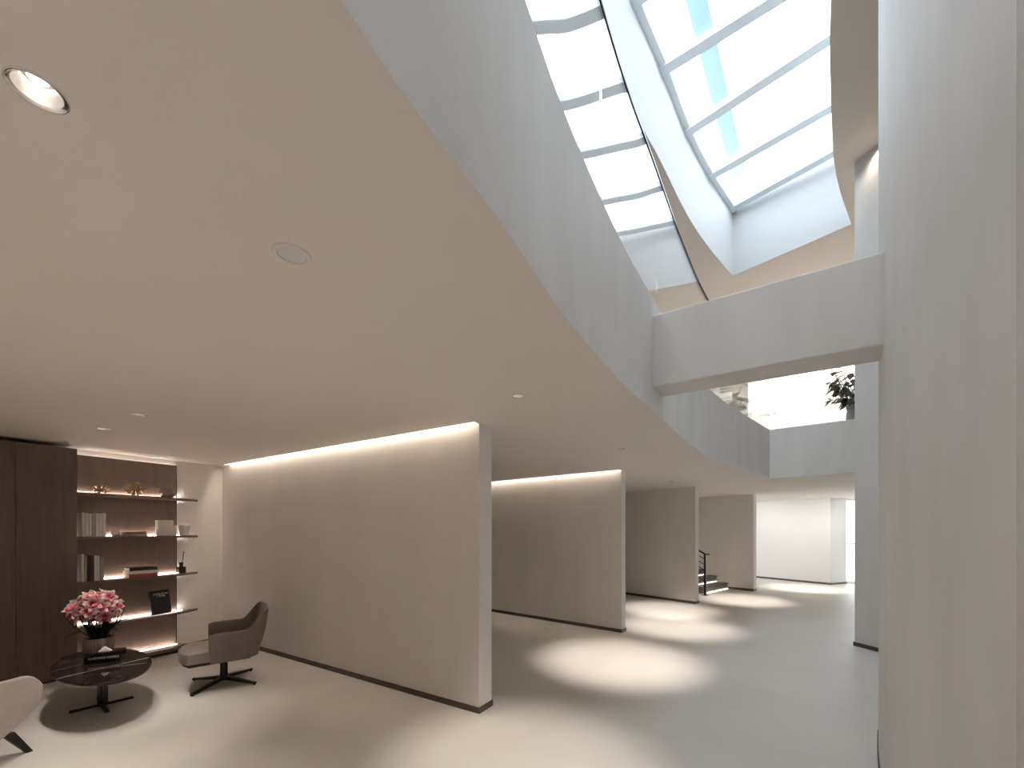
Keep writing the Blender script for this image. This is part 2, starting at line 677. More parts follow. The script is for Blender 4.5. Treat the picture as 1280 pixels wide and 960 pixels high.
# glazed end of the passage behind the fourth partition
ea, eb = C0 + W * 12 + Vector((0.2, 0.0)), FC + fdir * 6.4
ed = (eb - ea).normalized()
eang = math.atan2(ed.y, ed.x)
elen = (eb - ea).length
ec = (ea + eb) / 2
fr = bmesh.new()
for zz in (0.03, 1.22, 2.57):
    add_box(fr, (ec.x, ec.y, zz), (elen, 0.05, 0.05), eang)
for k in range(5):
    q = ea + ed * (elen * k / 4)
    add_box(fr, (q.x, q.y, 1.3), (0.05, 0.05, 2.6), eang)
struct('window_3', fr, SEAL)
struct('window_3_glass', box((ec.x, ec.y, 1.3), (elen, 0.012, 2.55), eang), GLASS)

# atrium edge, its straight far side, beam and right hand walls
ring = list(FASC) + [CORNER + FAR_DIR * k * 0.4 for k in range(1, 7)]
bm = ribbon(FASC, 0.0, 0.22, H, UP, False)
struct('wall_atrium_left', bm, STUCCO, True, 30)
far_line = [CORNER - FAR_DIR * 0.0, FAR_END]
struct('wall_atrium_far', ribbon(far_line, 0.0, 0.22, H, UP, False), STUCCO)

bl = P(816, 484, 2.79)
br = P(1104, 431, 2.79)
rl = P(821, 497.6, 2.79)
rr_ = P(1098.7, 452, 2.79)
bd = (br - bl).normalized()
beam = [bl - bd * 0.18, br + bd * 0.25, rr_ + bd * 0.25, rl - bd * 0.18]
struct('beam', prism(beam, 2.79, 3.365, 0.012, 3), STUCCO)

WALLTOP = UC + 0.05
front = [hull(s * 0.12) for s in range(-3, 21)] + [hull(2.48)]
bkk = [hull(2.48, 0.5), hull(1.2, 0.55), hull(0.2, 0.5), hull(-0.3, 0.3)]
# rounded far end
struct('wall_right_curved', prism(front + bkk, 0, WALLTOP, 0.0), STUCCO, True, 40)
bf = [hull(s * 0.12, -0.008) for s in range(-2, 21)] + [hull(2.48, -0.008)]
struct('baseboard_right_curved', prism(bf + [hull(2.48, 0.3), hull(1.2, 0.4), hull(0.0, 0.3)], 0, 0.055), SKIRT)
nf = [hull(2.48 + s * 0.25, 0.05) for s in range(0, 13)]
struct('wall_right_near', prism(nf + [hull(5.48, 0.5), hull(2.48, 0.45)], 0, WALLTOP), STUCCO, True, 40)
A2, B2 = P(1068, 807, 0), P(1098.5, 815, 0)
d2 = (B2 - A2).normalized()
n2 = Vector((-d2.y, d2.x))
if n2.x < 0:
    n2 = -n2
col2 = [A2, A2 + d2 * 1.0, A2 + d2 * 1.0 + n2 * 0.5, A2 + n2 * 0.5]
struct('wall_right_column', prism(col2, 0, UC + 0.02, 0.008, 2), STUCCO)
k2 = [A2 - n2 * 0.01 - d2 * 0.01, A2 + d2 * 1.01 - n2 * 0.01, A2 + d2 * 1.01 + n2 * 0.51, A2 + n2 * 0.51 - d2 * 0.01]
struct('baseboard_right_column', prism(k2, 0, 0.055), SKIRT)

# ------------------------------------------------------------------ upper storey and skylight
wl_ctrl = [(-0.1, 1.9), (0.12, 2.5), (0.50, 3.4), (1.0, 4.35), (1.48, 5.08), (2.08, 5.8), (2.9, 6.82), (3.63, 7.6), (4.53, 8.46)]
wr_ctrl = [(5.79, 7.03), (5.07, 6.36), (4.53, 5.8), (3.91, 5.05), (3.38, 4.38), (3.0, 3.85), (2.5, 3.05), (1.95, 2.1), (1.6, 1.5)]
WELL_L = catmull(wl_ctrl, 6)
WELL_R = catmull(wr_ctrl, 6)
well = WELL_L + WELL_R
WELL_RT = [p + Vector((0.55, -0.42)) for p in WELL_R]
well_top = WELL_L + WELL_RT
struct('ceiling_upper', holed(OUT, [well], UC), CEIL)
bm = bmesh.new()
lo = [bm.verts.new(V3(p, UC)) for p in well]
hi = [bm.verts.new(V3(p, ZG + 0.1)) for p in well_top]
for i in range(len(well)):
    j = (i + 1) % len(well)
    bm.faces.new((lo[i], lo[j], hi[j], hi[i]))
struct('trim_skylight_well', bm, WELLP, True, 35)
struct('roof', holed([Vector((-9, -4)), Vector((15, -4)), Vector((15, 18)), Vector((-9, 18))], [well_top], ZG + 0.1, down=False), WHITE)
# glazing bars, panes and the curb they sit on
bar_ends = []
for L_, R_ in (((2.09, 5.86), (3.16, 5.10)), ((2.82, 6.79), (4.21, 5.45)), ((3.63, 7.61), (4.91, 6.35)), ((4.44, 8.37), (5.54, 7.11))):
    a, b = Vector(L_), Vector(R_)
    d = (b - a).normalized()
    bar_ends.append((a, b, d))
near = []
d0 = bar_ends[0][2]
for a in ((1.48, 5.08), (1.0, 4.35), (0.50, 3.4), (0.08, 2.4)):
    near.append((Vector(a), None, Vector((0.82, -0.57)).normalized()))
allbars = near[::-1] + bar_ends


def hit(a, d, line):
    best = None
    for p, q in zip(line, line[1:]):
        e = q - p
        den = d.x * e.y - d.y * e.x
        if abs(den) < 1e-9:
            continue
        w = p - a
        t = (w.x * e.y - w.y * e.x) / den
        u = (w.x * d.y - w.y * d.x) / den
        if -0.001 <= u <= 1.001 and t > 0.2 and (best is None or t < best):
            best = t
    return best


sk = bmesh.new()
seal = bmesh.new()
lines = []
for a, b, d in allbars:
    t = hit(a - d * 0.05, d, WELL_RT) or 1.6
    p0, p1 = a - d * 0.05, a - d * 0.05 + d * (t + 0.02)
    lines.append((p0, p1))
    c = (p0 + p1) / 2
    ang = math.atan2(d.y, d.x)
    n = Vector((-d.y, d.x))
    add_box(sk, (c.x, c.y, ZG - 0.03), ((p1 - p0).length, 0.15, 0.09), ang)
    cs = c + n * 0.085
    add_box(seal, (cs.x, cs.y, ZG + 0.0), ((p1 - p0).length, 0.010, 0.03), ang)
struct('window_2_sill_left', ribbon(WELL_L, -0.09, 0.0, ZG - 0.055, ZG + 0.01), BARM)
struct('window_2_sill_right', ribbon(WELL_RT, -0.09, 0.0, ZG - 0.055, ZG + 0.01), BARM)
struct('window_2_frame', sk, BARM)
struct('window_2_trim', seal, SEAL)
struct('window_2', prism(well_top, ZG + 0.012, ZG + 0.024), SKYGLASS)
# roof girder that shows through the glass
ga, gb = P(870.6, 0, 8.9), P(929, 244, 8.9)
gd = (gb - ga).normalized()
g0, g1 = ga - gd * 3.0, gb + gd * 2.0
gc = (g0 + g1) / 2
struct('beam_roof', box((gc.x, gc.y, 9.0), ((g1 - g0).length, 0.24, 0.2), math.atan2(gd.y, gd.x)), ROOFB)

# upper walls
ub = Vector((6.30, 11.0))
ud = Vector((0.79, -0.61)).normalized()
struct('wall_upper_far', ribbon([ub, ub + ud * 9], 0.0, 0.2, UF, UC + 0.02), WHITE)
struct('wall_upper_back', ribbon([Vector((-8.5, 13.6)), Vector((6.4, 13.6)), ub + Vector((0.2, 0.25))], 0.0, 0.2, UF, UC + 0.02), CEIL)
struct('wall_upper_left', box((-8.6, 5, 5), (0.2, 18, 3.8)), CEIL)
struct('wall_upper_rear', box((3, -3.3, 5), (24, 0.2, 3.8)), CEIL)
struct('wall_upper_right', box((14.1, 4, 5), (0.2, 16, 3.8)), CEIL)
# strip and low frame modelled for reflections in the glass, on the bright upper wall


def upper_pt(px, off=0.0):
    r = (px - 640) / F
    b = ub + Vector((-ud.y, ud.x)) * (-off)
    t = (r * b.y - b.x) / (ud.x - r * ud.y)
    return b + ud * t


pa, pb = upper_pt(962), upper_pt(967)
pc = (pa + pb) / 2
uang = math.atan2(ud.y, ud.x)
struct('trim_reflection_strip', box((pc.x, pc.y, (UF + UC) / 2), ((pb - pa).length, 0.06, UC - UF), uang, 0.004), WHITE)
pa, pb = upper_pt(945), upper_pt(971)
bm = bmesh.new()
ln = (pb - pa).length
pc = (pa + pb) / 2
add_box(bm, (pc.x, pc.y, 4.68), (ln, 0.05, 0.05), uang)
add_box(bm, (pb.x, pb.y, (UF + 4.68) / 2), (0.05, 0.05, 4.68 - UF), uang)
struct('trim_reflection_frame', bm, WHITE)

# ------------------------------------------------------------------ balustrade
bal = thing('glass_balustrade', 'curved frameless glass balustrade with thin dark handrail on the atrium parapet', 'balustrade', (CORNER.x, CORNER.y, UP))
off = Vector((CORNER.x, CORNER.y))
line = [p - off for p in FASC[12:]]


def cumlen(pts):
    s = [0.0]
    for p, q in zip(pts, pts[1:]):
        s.append(s[-1] + (q - p).length)
    return s


def at_len(pts, cl, s):
    for i in range(len(cl) - 1):
        if cl[i + 1] >= s:
            t = (s - cl[i]) / max(1e-9, cl[i + 1] - cl[i])
            return pts[i].lerp(pts[i + 1], t)
    return pts[-1]


line_f = catmull([p for p in line[::3]] + ([line[-1]] if (len(line) - 1) % 3 else []), 6)
cl = cumlen(line_f)
# joints that the photo shows, then even spacing
jr = [0.227, 0.359, 0.4388]
js = []
for r in jr:
    best = min(range(len(line_f)), key=lambda i: abs((line_f[i] + off).x / (line_f[i] + off).y - r) if (line_f[i] + off).y > 0.5 else 9)
    js.append(cl[best])
step = js[1] - js[0]
joints = [0.0] + ([js[0] - step] if js[0] > step * 1.3 else []) + js
s = js[-1]
while s + step * 1.5 < cl[-1]:
    s += step
    joints.append(s)
joints.append(cl[-1])
for a, b in zip(joints, joints[1:]):
    n = max(4, int((b - a) / 0.05))
    seg = [at_len(line_f, cl, a + 0.001 + (b - a - 0.002) * k / n) for k in range(n + 1)]
    bmg = ribbon(seg, 0.02, 0.032, -0.0, 1.17)
    link('glass_panel', bmg, GLASS, bal, True, 40)
fl = [Vector((0, 0)), FAR_DIR * 1.25]
fl2 = [FAR_DIR * 1.26, FAR_DIR * 2.5]
for f_ in (fl, fl2):
    link('glass_panel', ribbon(f_, 0.02, 0.032, 0.0, 1.17), GLASS, bal)
link('handrail', ribbon(line_f, 0.014, 0.038, 1.166, 1.186), DARKM, bal, True, 40)
link('handrail', ribbon([Vector((0, 0)), FAR_DIR * 2.5], 0.014, 0.038, 1.166, 1.186), DARKM, bal)

def spot(name, p, z, power, size=55, blend=0.7, col=(1.0, 0.915, 0.825), target=None, rad=0.02):
    l = bpy.data.lights.new(name, 'SPOT')
    l.energy = power
    l.spot_size = math.radians(size)
    l.spot_blend = blend
    l.color = col
    l.shadow_soft_size = rad
    o = bpy.data.objects.new(name, l)
    COL.objects.link(o)
    o.location = (p[0], p[1], z)
    if target is not None:
        o.rotation_euler = (Vector(target) - Vector((p[0], p[1], z))).to_track_quat('-Z', 'Y').to_euler()
    return o


# ------------------------------------------------------------------ downlights and speaker
dl_labels = ['large recessed chrome downlight in the ceiling above the lounge, nearest the camera',
             'chrome downlight in the ceiling just before the first tall partition',
             'small chrome downlight beside the end of the second tall partition',
             'small downlight between the second partition and the curved atrium edge',
             'small downlight closest to the brown cabinet, above the coffee table',
             'small downlight above the lounge, second from the brown cabinet',
             'tiny downlight in front of the third partition',
             'tiny downlight in front of the fourth partition by the stairs',
             'tiny downlight before the far white wall']
dl = thing('downlight', dl_labels[0], 'downlight', (*dl_spots[0], H), 0, 'ceiling downlights')
link('trim_ring', lathe([(DL_R - 0.002, 0.0), (DL_R + 0.004, -0.004), (DL_R + 0.0075, -0.0035), (DL_R + 0.008, 0.0)], 40), CHROME, dl, True, 50)
link('reflector', lathe([(DL_R - 0.001, -0.001), (0.037, 0.014), (0.028, 0.03), (0.0, 0.031)], 40), mat('satin_reflector', (0.9, 0.89, 0.87), 0.28, metal=1.0), dl, True, 50)
link('lamp', lathe([(0.0, 0.0255), (0.017, 0.026), (0.018, 0.031)], 24), LAMP, dl, True, 50)
for c, lb in zip(dl_spots[1:], dl_labels[1:]):
    dup(dl, (*c, H), 0, lb)
for c in fill_spots:
    spot('downlight_and_fill', c, H - 0.012, 135, 80)  # added fill light, no fixture here
sp = thing('ceiling_speaker', 'round flush white speaker grille in the middle of the lower ceiling', 'speaker', (*P(365, 318, H), H))
link('rim', lathe([(0.045, -0.001), (0.047, -0.005), (0.058, -0.006), (0.062, 0.0)], 48), CEIL, sp, True, 50)
link('grille', lathe([(0.0, -0.003), (0.043, -0.002), (0.0455, 0.0)], 48), WHITE, sp, True, 50)


pw = [150, 130, 270, 270, 66, 84, 270, 270, 330]
for c, w in zip(dl_spots, pw):
    spot('downlight_and_fill', c, H - 0.012, w, 52, 0.9, target=(c[0] + 0.05, c[1] + 0.34, 0) if w > 250 else None)

# ------------------------------------------------------------------ lounge wall: panel, shelves, cabinet
ang_w = math.atan2(W.y, W.x)          # local +x runs along the wall, away from the camera; local -y points into the room
tr = wall_t(220.5, 0.055)
cab_t = 1.626
panel = thing('wall_panel', 'bronze brown wall panel carrying the lit shelves behind the orchids', 'wall panel', V3(wallpt(0, 0), 0), ang_w)


def wl(t0, t1, o0, o1, z0, z1, bev=0.0):
    """box in the wall's own frame: t back from the corner, o out of the wall"""
    return box((-(t0 + t1) / 2, -(o0 + o1) / 2, (z0 + z1) / 2), (abs(t1 - t0), abs(o1 - o0), z1 - z0), 0, bev)


link('board', wl(tr, 1.62, 0.015, 0.05, 0.05, 2.53, 0.002), PANELW, panel)
link('edge_trim', wl(tr - 0.006, tr, 0.012, 0.051, 0.05, 2.53), GUNM, panel)
o = link('led_strip', wl(tr + 0.005, 1.62, 0.003, 0.014, 2.512, 2.518), LED_TOP, panel)
o['label'] = 'glowing strip along the top'

shelf_z = [2.076, 1.57, 1.054, 0.537]
shelf_lb = ['topmost lit bronze shelf with the two starburst ornaments', 'second lit bronze shelf from the top with white books',
            'third lit bronze shelf from the top with the reed diffuser', 'lowest wall shelf with the black book']
tip = wall_t(248.5, 0.10)


def shelf_plan(dep=0.27):
    pts = [(-1.62, -0.052), (-tip - 0.02, -0.056)]
    n = 10
    for k in range(n + 1):
        t = k / n
        x = -tip - 0.62 * t
        y = -0.075 - (dep - 0.075) * math.sin(t * PI / 2) ** 0.85
        pts.append((x, y))
    pts.append((-1.62, -dep))
    return pts


SHELF_IN = shelf_plan()
for z, lb in zip(shelf_z, shelf_lb):
    s = thing('wall_shelf', lb, 'shelf', V3(C0, z), ang_w, 'lit wall shelves')
    link('board', prism(SHELF_IN, -0.03, 0.0, 0.003, 1), SHELFM, s)
    o = link('led_strip', box((-(tr + 1.62) / 2 + 0.03, -0.06, 0.003), (1.62 - tr + 0.06, 0.010, 0.003)), LED_SHELF, s)
    o['label'] = 'glowing strip along the back edge'
b = thing('base_plinth', 'low bronze plinth with rounded end under the wall shelves', 'plinth', V3(C0, 0), ang_w)
pl = [(-1.62, -0.052), (-tr + 0.02, -0.052), (-tr + 0.05, -0.07)]
for k in range(9):
    t = k / 8
    pl.append((-tr + 0.05 - 0.2 * (1 - math.cos(t * PI / 2)), -0.07 - 0.2 * math.sin(t * PI / 2)))
pl.append((-1.62, -0.27))
link('board', prism(pl, 0.045, 0.085, 0.004, 2), SHELFM, b)
link('foot', box((-(tr + 1.62) / 2 - 0.02, -0.14, 0.0225), (1.62 - tr - 0.06, 0.17, 0.045)), DARKM, b)
link('led_strip', box((-(tr + 1.62) / 2, -0.080, 0.0865), (1.62 - tr, 0.008, 0.002)), LED_SHELF, b)

cab = thing('tall_cabinet', 'tall dark walnut cabinet filling the wall beside the lit shelves', 'cabinet', V3(wallpt(0, 0), 0), ang_w)
CD = 0.354
link('body', wl(cab_t, cab_t + 3.6, 0.01, CD - 0.02, 0.0, 2.55), WOOD, cab)
link('plinth', wl(cab_t + 0.002, cab_t + 3.6, CD - 0.02, CD - 0.012, 0.0, 0.03), SKIRT, cab)
dw = 0.445
for k in range(8):
    t0 = cab_t + k * dw
    link('door', wl(t0 + (0.0 if k == 0 else 0.0012), t0 + dw - 0.0012, CD - 0.019, CD, 0.03, 2.553, 0.0012), WOOD, cab)
struct('baseboard_lounge', ribbon([wallpt(tr), C0], 0.0, -0.008, 0, 0.05), SKIRT)


# ------------------------------------------------------------------ things on the shelves
def sh_loc(px, o, z):
    """world point on a shelf above image column px, o metres out of the wall"""
    return V3(wallpt(wall_t(px, o), o), z)


def width(pa_, pb_, o):
    return abs(wall_t(pa_, o) - wall_t(pb_, o))


# starbursts
def starburst(r, n, seed):
    rnd = random.Random(seed)
    bm = bmesh.new()
    bmesh.ops.create_icosphere(bm, subdivisions=2, radius=r * 0.32)
    for k in range(n):
        z = 1 - 2 * (k + 0.5) / n
        ph = k * 2.39996
        q = math.sqrt(1 - z * z)
        d = Vector((q * math.cos(ph), q * math.sin(ph), z))
        L = r * rnd.uniform(0.82, 1.0)
        add_tube(bm, [d * r * 0.2, d * L * 0.8, d * L], [r * 0.075, r * 0.09, r * 0.14], 6)
    return bm


z = shelf_z[0]
for px, r, n, fl_, lb in ((126.5, 0.085, 26, 0.72, 'smaller spiky gold ornament on the top shelf beside the cabinet'),
                          (168.5, 0.105, 34, 0.9, 'larger spiky gold starburst in the middle of the top shelf')):
    bm = starburst(r, n, int(px))
    bmesh.ops.scale(bm, vec=(1, 1, fl_), verts=bm.verts)
    mz = min(v.co.z for v in bm.verts)
    bmesh.ops.translate(bm, vec=(0, 0, -mz), verts=bm.verts)
    o = link('starburst_ornament', bm, GOLD, None, True, 40)
    o.location = sh_loc(px, 0.16, z)
    tag(o, lb, 'ornament', 'starburst ornaments')
vt = thing('candle_holder', 'round ribbed smoky candle holder near the panel edge on the top shelf', 'candle holder', sh_loc(209, 0.16, z))
link('bowl', lathe([(0.0, 0.0), (0.055, 0.0), (0.075, 0.03), (0.078, 0.07), (0.066, 0.115), (0.060, 0.115), (0.070, 0.07), (0.066, 0.03), (0.0, 0.012)], 80, 20, 0.035), SMOKE, vt, True, 60)
link('candle', lathe([(0.0, 0.011), (0.035, 0.011), (0.035, 0.07), (0.0, 0.072)], 24), PAPER, vt, True, 50)


def book(name, label, loc, w, d, h, cover, group, upright=True, pages=PAGES):
    """spine at local -y; standing: w thick, h tall; lying: w long, h thick"""
    t = thing(name, label, 'book', loc, ang_w, group)
    c = 0.003
    bm = bmesh.new()
    if upright:
        add_box(bm, (-w / 2 + c / 2, 0, h / 2), (c, d, h))
        add_box(bm, (w / 2 - c / 2, 0, h / 2), (c, d, h))
        add_box(bm, (0, -d / 2 + c / 2, h / 2), (w, c, h))
        link('cover', bm, cover, t)
        link('pages', box((0, 0.002, h / 2), (w - 2 * c - 0.0004, d - 0.01, h - 0.008)), pages, t)
    else:
        add_box(bm, (0, 0, c / 2), (w, d, c))
        add_box(bm, (0, 0, h - c / 2), (w, d, c))
        add_box(bm, (0, -d / 2 + c / 2, h / 2), (w, c, h))
        link('cover', bm, cover, t)
        link('pages', box((0, 0.002, h / 2), (w - 0.01, d - 0.01, h - 2 * c - 0.0004)), pages, t)
    return t


ordn = ['first', 'second', 'third', 'fourth', 'fifth', 'sixth', 'seventh', 'eighth']
z = shelf_z[1]
edges = [99.0, 103.5, 108, 112, 116.3, 120.6, 125.0, 129.4]
for k in range(7):
    o_ = 0.20
    wdt = width(edges[k], edges[k + 1], o_) - 0.002
    hh = 0.275 - 0.004 * (k % 3)
    book('book', 'white book in the upright row on the second shelf, %s from the cabinet' % ordn[k],
         sh_loc((edges[k] + edges[k + 1]) / 2, o_, z), wdt, 0.17, hh, PAPER if k != 3 else GREYB, 'white books on the second shelf')
t_ = thing('candle_cup', 'tiny square white candle beside the white books on the second shelf', 'candle', sh_loc(145, 0.19, z), ang_w)
link('cup', box((0, 0, 0.033), (0.07, 0.06, 0.066), 0, 0.006), CERAM, t_)
link('wick', tube([(0, 0, 0.064), (0.001, 0, 0.078)], 0.0015, 6), BLACK, t_)
bw = width(151, 181, 0.19)
book('book', 'grey book lying flat at the bottom of the pair on the second shelf', sh_loc(166, 0.19, z), bw, 0.18, 0.026, GREYB, 'flat books on the second shelf', False)
book('book', 'red brown book lying on top of the flat pair on the second shelf', sh_loc(166, 0.19, z + 0.0265), bw * 0.92, 0.17, 0.024, REDB, 'flat books on the second shelf', False)
v_ = thing('ribbed_vase', 'tall white ribbed vase on the second shelf beside the panel edge', 'vase', sh_loc(205.5, 0.17, z))
link('body', lathe([(0.0, 0.0), (0.075, 0.0), (0.088, 0.01), (0.085, 0.10), (0.092, 0.20), (0.088, 0.203), (0.080, 0.10), (0.080, 0.015), (0.0, 0.012)], 96, 24, 0.03), CERAM, v_, True, 60)
v_ = thing('ceramic_cup', 'plain white cup at the rounded end of the second shelf', 'cup', sh_loc(230, 0.16, z))
link('body', lathe([(0.0, 0.0), (0.045, 0.0), (0.05, 0.006), (0.062, 0.138), (0.059, 0.14), (0.046, 0.012), (0.0, 0.01)], 40), CERAM, v_, True, 60)
v_ = thing('ceramic_tumbler', 'slim white tumbler between the ribbed vase and the cup', 'cup', sh_loc(217.8, 0.13, z))
link('body', lathe([(0.0, 0.0), (0.024, 0.0), (0.026, 0.005), (0.030, 0.135), (0.028, 0.137), (0.023, 0.012), (0.0, 0.01)], 32), CERAM, v_, True, 60)

z = shelf_z[2]
eds = [98.6, 102.0, 105.8, 109.8, 114.6, 118.2, 121.2, 126.8]
cvs = [PAPER, GREYB, DARKB, BROWNB, PAPER, PAPER, GREYB]
nms = ['tall white', 'pale grey', 'black', 'dark brown', 'cream', 'white', 'mottled grey']
hs = [0.315, 0.30, 0.30, 0.295, 0.295, 0.29, 0.27]
for k in range(7):
    o_ = 0.20
    book('book', '%s book in the mixed upright row on the third shelf, %s from the cabinet' % (nms[k], ordn[k]),
         sh_loc((eds[k] + eds[k + 1]) / 2, o_, z), width(eds[k], eds[k + 1], o_) - 0.002, 0.17, hs[k], cvs[k], 'mixed books on the third shelf')
bw = width(158, 194, 0.19)
zz = z
for cv, hh, fr_, lb in ((REDB, 0.045, 1.0, 'red book at the bottom of the flat stack on the third shelf'),
                        (PAPER, 0.038, 1.02, 'white book in the middle of the flat stack on the third shelf'),
                        (DARKB, 0.036, 0.96, 'black spined book on top of the flat stack on the third shelf')):
    book('book', lb, sh_loc(176, 0.19, zz), bw * fr_, 0.19, hh, cv, 'flat stack on the third shelf', False)
    zz += hh + 0.0006
df = thing('reed_diffuser', 'dark square reed diffuser bottle at the end of the third shelf', 'diffuser', sh_loc(226.5, 0.13, z), ang_w)
link('bottle', box((0, 0, 0.045), (0.085, 0.075, 0.09), 0, 0.006), AMBER, df)
link('neck', lathe([(0.0, 0.088), (0.022, 0.088), (0.022, 0.125), (0.026, 0.126), (0.026, 0.148), (0.010, 0.15)], 24), BLACK, df, True, 40)
for k, (dx, dy) in enumerate(((0.03, 0.005), (0.02, -0.015), (0.034, -0.004))):
    link('reed', tube([(0, 0, 0.09), (dx * 0.6, dy * 0.6, 0.2), (dx, dy, 0.30)], 0.0022, 6), REED, df)

z = shelf_z[3]
bk = thing('standing_book', 'large black book with white lettering leaning upright on the lowest shelf', 'book', sh_loc(202, 0.20, z), ang_w + 0.05)
M = Matrix.Rotation(math.radians(-9), 4, 'X') @ Matrix.Rotation(math.radians(-3), 4, 'Y')
bm = bmesh.new()
bwid = width(189, 214, 0.2) * 1.0
add_box(bm, (0, -0.017, 0.155), (bwid, 0.004, 0.31), 0, M)
add_box(bm, (0, 0.017, 0.155), (bwid, 0.004, 0.31), 0, M)
add_box(bm, (-bwid / 2 + 0.002, 0, 0.155), (0.004, 0.036, 0.31), 0, M)
mz = min(v.co.z for v in bm.verts)
bmesh.ops.translate(bm, vec=(0, 0, -mz + 0.0005), verts=bm.verts)
link('cover', bm, BLACK, bk)
bm = bmesh.new()
add_box(bm, (0.002, 0, 0.155), (bwid - 0.012, 0.029, 0.30), 0, M)
bmesh.ops.translate(bm, vec=(0, 0, -mz), verts=bm.verts)
link('pages', bm, DARKB, bk)
for tx, zz_, sz in (('FASHION', 0.262, 0.038), ('I TIME', 0.232, 0.034)):
    p = M @ Vector((0.012, -0.0200, zz_))
    o = text_obj('lettering', tx, sz, INK, bk, (p.x, p.y, p.z - mz), (PI / 2 - math.radians(9), math.radians(-3), 0))

# ------------------------------------------------------------------ coffee table
TC = Vector((-3.846, 3.87))
ta = 2.477
tb = thing('coffee_table', 'oval dark marble coffee table with crossed metal base in front of the cabinet', 'table', (*TC, 0), ta)
TZ = 0.392


def ell(a, b, n=72):
    return [Vector((a * math.cos(2 * PI * k / n), b * math.sin(2 * PI * k / n))) for k in range(n)]


bm = bmesh.new()
prof = [(0.985, TZ - 0.022), (1.0, TZ - 0.010), (1.0, TZ - 0.003), (0.994, TZ)]
rings = [[bm.verts.new((p.x * f_, p.y * f_, zq)) for p in ell(0.73, 0.328)] for f_, zq in prof]
for r0, r1 in zip(rings, rings[1:]):
    for k in range(72):
        bm.faces.new((r0[k], r0[(k + 1) % 72], r1[(k + 1) % 72], r1[k]))
bm.faces.new(rings[0][::-1])
bm.faces.new(rings[-1])
link('tabletop', bm, MARBLE, tb, True, 35)
link('column', box((0, 0, 0.19), (0.075, 0.016, 0.36), 0.0, 0.003), GUNM, tb)
link('column', box((0, 0, 0.19), (0.016, 0.075, 0.36), 0.0, 0.003), GUNM, tb)
link('mounting_plate', box((0, 0, TZ - 0.026), (0.34, 0.2, 0.008), 0, 0.002), DARKM, tb)
for dx, dy in ((0.5, 0), (0, 0.27)):
    link('base_bar', box((0, 0, 0.008 if dx else 0.009), (max(0.03, dx * 1.0), max(0.03, dy * 1.6), 0.016 if dx else 0.018), 0, 0.002), DARKM, tb)

# tissue box
q0, q1 = P(104, 831, TZ), P(151, 826, TZ)
bdv = (q1 - q0).normalized()
bn = Vector((-bdv.y, bdv.x))
bc = (q0 + q1) / 2 + bn * 0.065
bang = math.atan2(bdv.y, bdv.x)
tx = thing('tissue_box', 'black gloss tissue box with white lettering on the coffee table', 'tissue box', (bc.x, bc.y, TZ), bang)
L = (q1 - q0).length
bm = box((0, 0, 0.045), (L, 0.13, 0.09), 0, 0.003)
link('body', bm, BLACKG, tx)
link('lid', box((0, 0, 0.0935), (L + 0.004, 0.134, 0.006), 0, 0.0015), BLACKG, tx)
bm = bmesh.new()
rnd = random.Random(3)
n = 14
lo = [bm.verts.new((0.055 * math.cos(2 * PI * k / n), 0.016 * math.sin(2 * PI * k / n), 0.095)) for k in range(n)]
mi = [bm.verts.new((0.034 * math.cos(2 * PI * k / n) + rnd.uniform(-.004, .004), 0.014 * math.sin(2 * PI * k / n) + rnd.uniform(-.006, .006), 0.113)) for k in range(n)]
hi = [bm.verts.new((-0.006 + 0.007 * math.cos(2 * PI * k / n), 0.004 * math.sin(2 * PI * k / n), 0.134 + rnd.uniform(-.006, .008))) for k in range(n)]
for a, b_ in ((lo, mi), (mi, hi)):
    for k in range(n):
        bm.faces.new((a[k], a[(k + 1) % n], b_[(k + 1) % n], b_[k]))
bm.faces.new(hi)
link('tissue', bm, TISSUE, tx, True)
text_obj('lettering', 'SUNDANCE CANDLE', 0.030, INK, tx, (0.01, -0.0655, 0.047), (PI / 2, 0, 0), sx=0.78)

# vase and orchids
vc = V3(Vector(((124 - 640) / F * 4.17, 4.17)), TZ)
va = thing('glass_vase', 'ribbed bronze vase holding the pink orchids on the coffee table', 'vase', vc)
link('body', lathe([(0.0, 0.0), (0.085, 0.0), (0.105, 0.015), (0.118, 0.09), (0.112, 0.17), (0.107, 0.17), (0.112, 0.09), (0.10, 0.02), (0.0, 0.015)], 120, 30, 0.022),
     mat('vase_bronze', (0.44, 0.36, 0.28), 0.28, metal=0.5), va, True, 60)
bq = thing('orchid_bouquet', 'round bunch of pink and white orchids standing in the ribbed vase', 'flowers', (vc.x, vc.y, TZ + 0.02))


def blossom_bm():
    bm = bmesh.new()

    def petal(ang, L, w, lift, curl):
        M = Matrix.Rotation(ang, 4, 'Z')
        rows = []
        for i in range(6):
            t = i / 5
            ww = w * math.sin(PI * min(1, (t * 0.86 + 0.10))) ** 0.8
            zc = lift * t + curl * t * t
            row = []
            for j in (-1, -0.5, 0, 0.5, 1):
                row.append(bm.verts.new(M @ Vector((L * t, ww * j, zc + 0.25 * ww * j * j))))
            rows.append(row)
        for a, b in zip(rows, rows[1:]):
            for k in range(4):
                bm.faces.new((a[k], a[k + 1], b[k + 1], b[k]))
    for k in range(5):
        petal(PI / 2 + k * 2 * PI / 5, 0.058 if k in (0, 2, 3) else 0.055, 0.018 if k in (0, 2, 3) else 0.022, 0.014, 0.012)
    return bm


